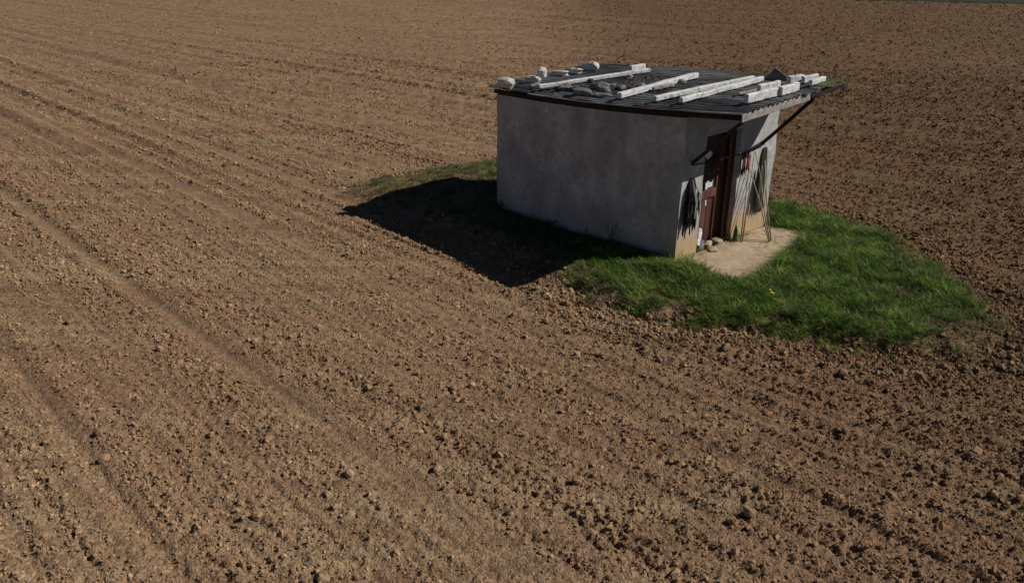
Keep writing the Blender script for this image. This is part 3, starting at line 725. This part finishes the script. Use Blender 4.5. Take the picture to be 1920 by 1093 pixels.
# green bottle and tuft at right jamb
bb = bmesh.new()
prof = [(0, .0), (.036, 0), (.04, .02), (.04, .17), (.03, .21), (.014, .24), (.013, .28), (0, .281)]
rr = [[bb.verts.new((rq * math.cos(a * math.pi / 6), rq * math.sin(a * math.pi / 6), z)) for a in range(12)] for rq, z in prof]
for i in range(len(rr) - 1):
    for j in range(12): bb.faces.new((rr[i][j], rr[i][(j+1) % 12], rr[i+1][(j+1) % 12], rr[i+1][j]))
bmesh.ops.remove_doubles(bb, verts=bb.verts, dist=.0005)
tag(bm_obj('green_bottle', bb, M_GREEN, M=HUTM @ Matrix.Translation(L3(-.10, 1.70, .06)), smooth=True), 'dark green bottle standing at the right door jamb', 'bottle')

# ------------------------------------------------------------------ scattered clods (far too many to count): instances on points
def to_points(name, P, scale, rot, variants, label):
    cc = bpy.data.collections.new(name + '_shapes')
    for me in variants:
        o = bpy.data.objects.new(name + '_shape', me); cc.objects.link(o)
    me = bpy.data.meshes.new(name); me.vertices.add(len(P)); me.vertices.foreach_set('co', P.astype(np.float32).ravel())
    me.attributes.new('sc', 'FLOAT_VECTOR', 'POINT').data.foreach_set('vector', scale.astype(np.float32).ravel())
    me.attributes.new('rt', 'FLOAT_VECTOR', 'POINT').data.foreach_set('vector', rot.astype(np.float32).ravel())
    me.attributes.new('ix', 'INT', 'POINT').data.foreach_set('value', np.random.RandomState(1).randint(0, len(variants), len(P)).astype(np.int32))
    me.update()
    o = bpy.data.objects.new(name, me); COL.objects.link(o)
    ng = bpy.data.node_groups.new(name + '_scatter', 'GeometryNodeTree')
    ng.interface.new_socket('Geometry', in_out='INPUT', socket_type='NodeSocketGeometry')
    ng.interface.new_socket('Geometry', in_out='OUTPUT', socket_type='NodeSocketGeometry')
    N = ng.nodes; gi = N.new('NodeGroupInput'); go = N.new('NodeGroupOutput')
    ip = N.new('GeometryNodeInstanceOnPoints'); ci = N.new('GeometryNodeCollectionInfo')
    ci.inputs['Collection'].default_value = cc; ci.inputs['Separate Children'].default_value = True
    def na(nm, ty):
        n = N.new('GeometryNodeInputNamedAttribute'); n.data_type = ty; n.inputs['Name'].default_value = nm; return n.outputs['Attribute']
    k = ng.links.new
    k(gi.outputs[0], ip.inputs['Points']); k(ci.outputs[0], ip.inputs['Instance']); ip.inputs['Pick Instance'].default_value = True
    k(na('ix', 'INT'), ip.inputs['Instance Index']); k(na('sc', 'FLOAT_VECTOR'), ip.inputs['Scale'])
    er = N.new('FunctionNodeEulerToRotation'); k(na('rt', 'FLOAT_VECTOR'), er.inputs[0]); k(er.outputs[0], ip.inputs['Rotation'])
    k(ip.outputs[0], go.inputs[0])
    o.modifiers.new('scatter', 'NODES').node_group = ng
    tag(o, label, kind='stuff'); return o

def clod_mesh(seed, sub=1):
    bm = stone_bm(1, .85, .7, seed, sub, .35, .42)
    me = bpy.data.meshes.new('clod'); bm.to_mesh(me); bm.free(); me.materials.append(M_CLOD); return me
clods = [clod_mesh(50 + i) for i in range(9)]
rs = np.random.RandomState(4)
def scatter_clods():
    Ps, Sc = [], []
    def batch(n, r0, r1, smin, smax, pw, thr, amax=44):
        a = np.radians(rs.uniform(-amax, amax, n)); r = np.sqrt(rs.uniform(r0 ** 2, r1 ** 2, n))
        x = r * np.sin(a); y = r * np.cos(a)
        c, s, al = clody(x, y); d, u, v = mound(x, y)
        edge = np.exp(-((d - .45) / .45) ** 2) * sstep(1.6, .4, u)
        keep = rs.uniform(0, 1, n) < np.clip((c - thr) * 1.5 + edge * 1.2, 0, 1) * sstep(-.15, .12, d + .3 * (fb(x * 3, y * 3, 77) - .5))
        x, y, edge = x[keep], y[keep], edge[keep]; m = len(x)
        t = rs.uniform(0, 1, m)
        size = smin * (1 - t * (1 - (smin / smax) ** pw)) ** (-1 / pw)
        size *= 1 + .5 * edge
        z = height(x, y) + size * .04
        Ps.append(np.stack([x, y, z], 1)); Sc.append(size)
    batch(200000, 4.3, 16, .011, .055, 2.2, -.12)
    batch(170000, 4.3, 26, .024, .095, 2.5, .10)
    batch(130000, 14, 42, .035, .12, 2.8, .05)
    batch(150000, 30, 100, .055, .18, 2.9, .05)
    batch(6500, 4.3, 30, .06, .14, 3.2, .20)
    # turned clods thrown up along the grass edge
    n = 60000; u = rs.uniform(-6, 3.5, n); v = rs.uniform(-3.5, 5.5, n); x, y = uv2w(u, v); d = mound(x, y)[0]
    k = rs.uniform(0, 1, n) < .5 * np.exp(-((d - .40) / .38) ** 2) * (d > -.05) * sstep(3.2, 1.5, u) * sstep(2.8, .5, v + .0 * u) + .30 * sstep(-3.0, -4.6, u) * (d < .4) * (d > -1.2) * .5
    x, y = x[k], y[k]; m = len(x); size = .03 * (1 - rs.uniform(0, 1, m) * .965) ** (-1 / 2.4); size = np.minimum(size, .13)
    Ps.append(np.stack([x, y, height(x, y) + size * .15], 1)); Sc.append(size)
    P = np.concatenate(Ps); S = np.concatenate(Sc)
    sc = S[:, None] * rs.uniform(.65, 1.25, (len(S), 3)); rt = rs.uniform(-3.14, 3.14, (len(S), 3))
    to_points('soil_clods', P, sc, rt, clods, 'small brown soil clods strewn over the ploughed field')
scatter_clods()

# the clods that stand out singly
BIG = [(.69, 7.13, .13, 0, 'dark blackish clod lying alone right of the smooth wheel track'),
       (-.79, 7.35, .12, 0, 'dark clod left of the lower smooth wheel track, upper of two'),
       (-1.72, 7.22, .11, 0, 'dark angular clod beside the wheel track, left of centre bottom'),
       (-.13, 6.98, .10, 1, 'rounded pale clod between wheel track and dark lone clod'),
       (-2.73, 6.74, .11, 1, 'pale rounded clod in lower left, upper one of a pair'),
       (-2.50, 6.53, .12, 0, 'dark clod in lower left, lower one of a pair'),
       (-3.46, 8.00, .10, 0, 'dark broken clod above the pair in lower left'),
       (-3.68, 7.67, .09, 1, 'small brown clod just left of the broken one in lower left'),
       (-4.47, 7.53, .13, 0, 'wide dark clod near the left cloddy row'),
       (-1.68, 5.71, .15, 1, 'largest smooth rounded clod at the bottom edge left of centre'),
       (-.51, 9.18, .11, 1, 'pale clod in mid field, right one of two side by side'),
       (-.74, 9.10, .12, 1, 'brown clod in mid field, left one of two side by side'),
       (2.38, 6.62, .13, 1, 'pale lump in the lower right foreground'),
       (4.37, 9.48, .17, 0, 'large grey clod below the grass edge on the right'),
       (3.93, 6.95, .13, 0, 'rounded reddish clod in the lower right'),
       (5.21, 7.72, .15, 0, 'upright dark clod near the right edge of the field'),
       (5.38, 7.27, .14, 1, 'grey lump at the right edge, below the upright dark clod'),
       (3.11, 8.54, .12, 1, 'brown clod midway between grass patch and lower right corner'),
       (-6.58, 10.98, .11, 0, 'dark clod far left beside a row mark'),
       (-4.90, 10.13, .12, 1, 'flat brown clod left of centre in the smooth band'),
       (.43, 9.51, .11, 1, 'brown clod below the pointed end of the shed shadow')]
for i, (x, y, s, k, lb) in enumerate(BIG):
    bm = stone_bm(s, s * .8, s * .75, 90 + i, 2, .3, .3)
    o = bm_obj('soil_clod', bm, M_CLOD, M=Matrix.Translation((x, y, gh1(x, y) + s * .2)) @ Matrix.Rotation(i * 1.3, 4, 'Z'))
    tag(o, lb, 'clod', 'larger clods lying on the ploughed field')

# ------------------------------------------------------------------ grass and weeds
def tuft_mesh(seed, n, h0, h1, spread, lean, mat, w=.006):
    rnd = random.Random(seed); V = []; F = []
    for _ in range(n):
        a = rnd.uniform(0, 6.283); rr = spread * math.sqrt(rnd.random()); bx_, by_ = rr * math.cos(a), rr * math.sin(a)
        h = rnd.uniform(h0, h1); ln = rnd.uniform(.1, lean) * h; b = rnd.uniform(0, 6.283); dx, dy = math.cos(b), math.sin(b)
        sx, sy = -dy, dx; ww = w * rnd.uniform(.6, 1.3); k = len(V)
        for t, wd in ((0, 1), (.4, .9), (.75, .6)):
            cx = bx_ + dx * ln * t * t; cy = by_ + dy * ln * t * t; z = h * t * (1 - .25 * t * lean)
            V += [(cx - sx * ww * wd / 2, cy - sy * ww * wd / 2, z), (cx + sx * ww * wd / 2, cy + sy * ww * wd / 2, z)]
        V.append((bx_ + dx * ln, by_ + dy * ln, h * (1 - .25 * lean)))
        F += [(k, k+1, k+3, k+2), (k+2, k+3, k+5, k+4), (k+4, k+5, k+6)]
    me = bpy.data.meshes.new('tuft'); me.from_pydata(V, [], F); me.materials.append(mat); return me
def scatter_grass():
    n = 80000
    u = rs.uniform(-5.6, 9.2, n); v = rs.uniform(-2.6, 5.6, n); x, y = uv2w(u, v)
    d = mound(x, y)[0]
    hutd = np.maximum(np.maximum(-u, u - HUT_L), np.maximum(-v, v - HUT_W))
    slabP = np.array([(0, .1), (-.42, 0), (-.75, .0), (-1.12, .04), (-1.33, .26), (-1.35, .75), (-1.21, 1.3), (-1.07, 1.9), (-.99, 2.4), (-.90, 2.9), (-.55, 3.10), (0, 2.95)])
    sd = sdf(u, v, slabP)
    nz = fb(x * 1.6, y * 1.6, 81); nz2 = fb(x * 5, y * 5, 82)
    thick = sstep(0.38, -.45, d + 1.3 * (nz2 - .5) + .8 * (nz - .5))
    # lush in front, thin towards the back left and the far right end
    lush = np.clip(sstep(2.5, 0.8, u) + .5 * sstep(5.5, 4.5, u) * 0, 0, 1) * sstep(-5.0, -2.0, u + 3.4 * (nz - .5) + 1.2 * (nz2 - .5) - .25 * (v - 1)) 
    left = .55 * sstep(2.0, 4.5, u) * sstep(8.8, 6.6, u + 1.5 * (nz - .5) - .3 * v)
    ok = (hutd > .0) & (sd > -.03 + .14 * (nz2 - .45))
    g = ok & (rs.uniform(0, 1, n) < thick * (1 - .72 * sstep(-.25, -.95, v + .5 * (nz2 - .5)) * sstep(-1.9, -.9, u + .8 * (nz - .5))) * np.clip(lush, 0, 1) * (.25 + 1.3 * nz) + 0 * left) | (ok & (rs.uniform(0, 1, n) < thick * left * (.03 + .22 * sstep(.6, 2.2, v) * sstep(8.2, 6.2, u))))
    dry = ok & ~g & (rs.uniform(0, 1, n) < .34 * sstep(.50, -.1, d + .9 * (nz2 - .5)))
    def emit(mask, name, vars_, label, lo, hi, boost=False):
        xx, yy = x[mask], y[mask]; m = len(xx); z = height(xx, yy)
        s = rs.uniform(lo, hi, m) * (.6 + .9 * fb(xx * 2.1, yy * 2.1, 84))
        if boost: s *= 1 + .5 * np.exp(-(np.maximum(sd[mask], 0) / .35) ** 2)
        rt = np.stack([rs.uniform(-.15, .15, m), rs.uniform(-.15, .15, m), rs.uniform(0, 6.28, m)], 1)
        sc = np.stack([s * 1.0, s * 1.0, s * rs.uniform(.8, 1.2, m)], 1)
        to_points(name, np.stack([xx, yy, z - .008], 1), sc, rt, vars_, label)
    emit(g, 'grass', [tuft_mesh(i, 20, .04 + .01 * (i % 3), .12 + .03 * (i % 3), .05 + .012 * (i % 2), 1.1 + .3 * (i % 2), M_GRASS) for i in range(7)], 'green grass growing around the shed and its slab', .8, 1.35, True)
    emit(dry, 'dry_weeds', [tuft_mesh(20 + i, 10, .03, .10, .07, 1.3, M_DRY) for i in range(4)], 'thin dry weeds along the ragged edge of the grass', .6, 1.2)
    # scattered seedlings out on the field edge
    k = 5000; a = rs.uniform(-6.5, 10.5, k); b = rs.uniform(-4, 7, k); xa, ya = uv2w(a, b); da = mound(xa, ya)[0]
    mk = (da > 0) & (rs.uniform(0, 1, k) < np.exp(-da / .5) * .5)
    xx, yy = xa[mk], ya[mk]; m = len(xx)
    to_points('weed_seedlings', np.stack([xx, yy, height(xx, yy) - .005], 1), np.tile(rs.uniform(.4, .9, (m, 1)), (1, 3)), np.stack([np.zeros(m), np.zeros(m), rs.uniform(0, 6.28, m)], 1),
              [tuft_mesh(60 + i, 9, .03, .09, .06, 1.4, M_BUSH, .010) for i in range(3)], 'scattered weed seedlings on the soil next to the grass')
scatter_grass()

def leafy(name, label, cat, x, y, h, spread, nst, nleaf, seed, mat=M_BUSH, lw=.03):
    rnd = random.Random(seed); z0 = gh1(x, y) - .01
    root = empty(name, Matrix.Translation((x, y, z0))); tag(root, label, cat)
    sb = bmesh.new(); V = []; F = []
    for i in range(nst):
        a = rnd.uniform(0, 6.28); hh = h * rnd.uniform(.6, 1); s = spread * rnd.uniform(.2, 1)
        pts = [Vector((math.cos(a) * s * t ** 1.5, math.sin(a) * s * t ** 1.5, hh * t)) for t in (0, .33, .66, 1)]
        tube_bm(pts, [.005, .004, .003, .002], 4, sb)
        for k in range(nleaf):
            t = rnd.uniform(.15, 1); p = Vector((math.cos(a) * s * t ** 1.5, math.sin(a) * s * t ** 1.5, hh * t))
            b = rnd.uniform(0, 6.28); d = Vector((math.cos(b), math.sin(b), rnd.uniform(-.2, .9))).normalized(); q = d.cross(Vector((0, 0, 1))).normalized()
            l = lw * rnd.uniform(.8, 1.8); n0 = len(V)
            V += [p, p + d * l * .5 + q * l * .28, p + d * l, p + d * l * .5 - q * l * .28]; F.append((n0, n0+1, n0+2, n0+3))
    o = bm_obj('stem', sb, mat, root); 
    lf = mesh_obj('foliage', V, F, mat, root); lf['kind'] = 'stuff'
wx, wy = uv2w(.35, 3.35); leafy('leafy_bush', 'dark green bushy weed behind the right front corner of the shed', 'bush', wx, wy, .62, .24, 16, 26, 1, lw=.045)
wx, wy = uv2w(-.05, 3.15); leafy('leafy_bush', 'low weed against the foot of the shed right corner', 'bush', wx, wy, .30, .16, 10, 18, 2, lw=.035)
for q, (wu, wl) in enumerate(((2.9, 'dark weed clump at the shaded wall foot, middle of the long wall'), (4.35, 'dark weed clump at the shaded wall foot, far left corner'))):
    wx, wy = uv2w(wu, -.16); leafy('weed_clump', wl, 'weed', wx, wy, .20, .22, 14, 8, 20 + q)
wx, wy = uv2w(1.30, -.14); leafy('tall_weed', 'thin dark weed against the shaded long wall, nearer the corner', 'weed', wx, wy, .50, .20, 9, 6, 3)
wx, wy = uv2w(1.95, -.12); leafy('tall_weed', 'thinner dark weed against the shaded long wall, farther from the corner', 'weed', wx, wy, .34, .10, 4, 5, 4)
def flower(u, v, label, seed):
    x, y = uv2w(u, v); z = gh1(x, y); rnd = random.Random(seed)
    root = empty('yellow_flower', Matrix.Translation((x, y, z))); tag(root, label, 'flower', 'yellow wild flowers in the grass')
    st = bmesh.new(); hd = bmesh.new()
    for k in range(3):
        dx, dy = rnd.uniform(-.05, .05), rnd.uniform(-.05, .05); h = rnd.uniform(.14, .22)
        tube_bm([(0, 0, 0), (dx * .5, dy * .5, h * .6), (dx, dy, h)], .003, 4, st)
        c = Vector((dx, dy, h))
        for p in range(9):
            a = p / 9 * 6.283; d = Vector((math.cos(a), math.sin(a), .35)); q = Vector((-math.sin(a), math.cos(a), 0))
            vs = [hd.verts.new(c), hd.verts.new(c + d * .014 + q * .006), hd.verts.new(c + d * .024), hd.verts.new(c + d * .014 - q * .006)]
            hd.faces.new(vs)
    bm_obj('stem', st, M_GRASS, root)['kind'] = 'stuff'; bm_obj('petals', hd, M_YEL, root)['kind'] = 'stuff'
flower(-2.05, -.29, 'small yellow flowers at the near edge of the grass', 1)
flower(-3.08, 3.50, 'single yellow flower speck at the far side of the grass', 2)
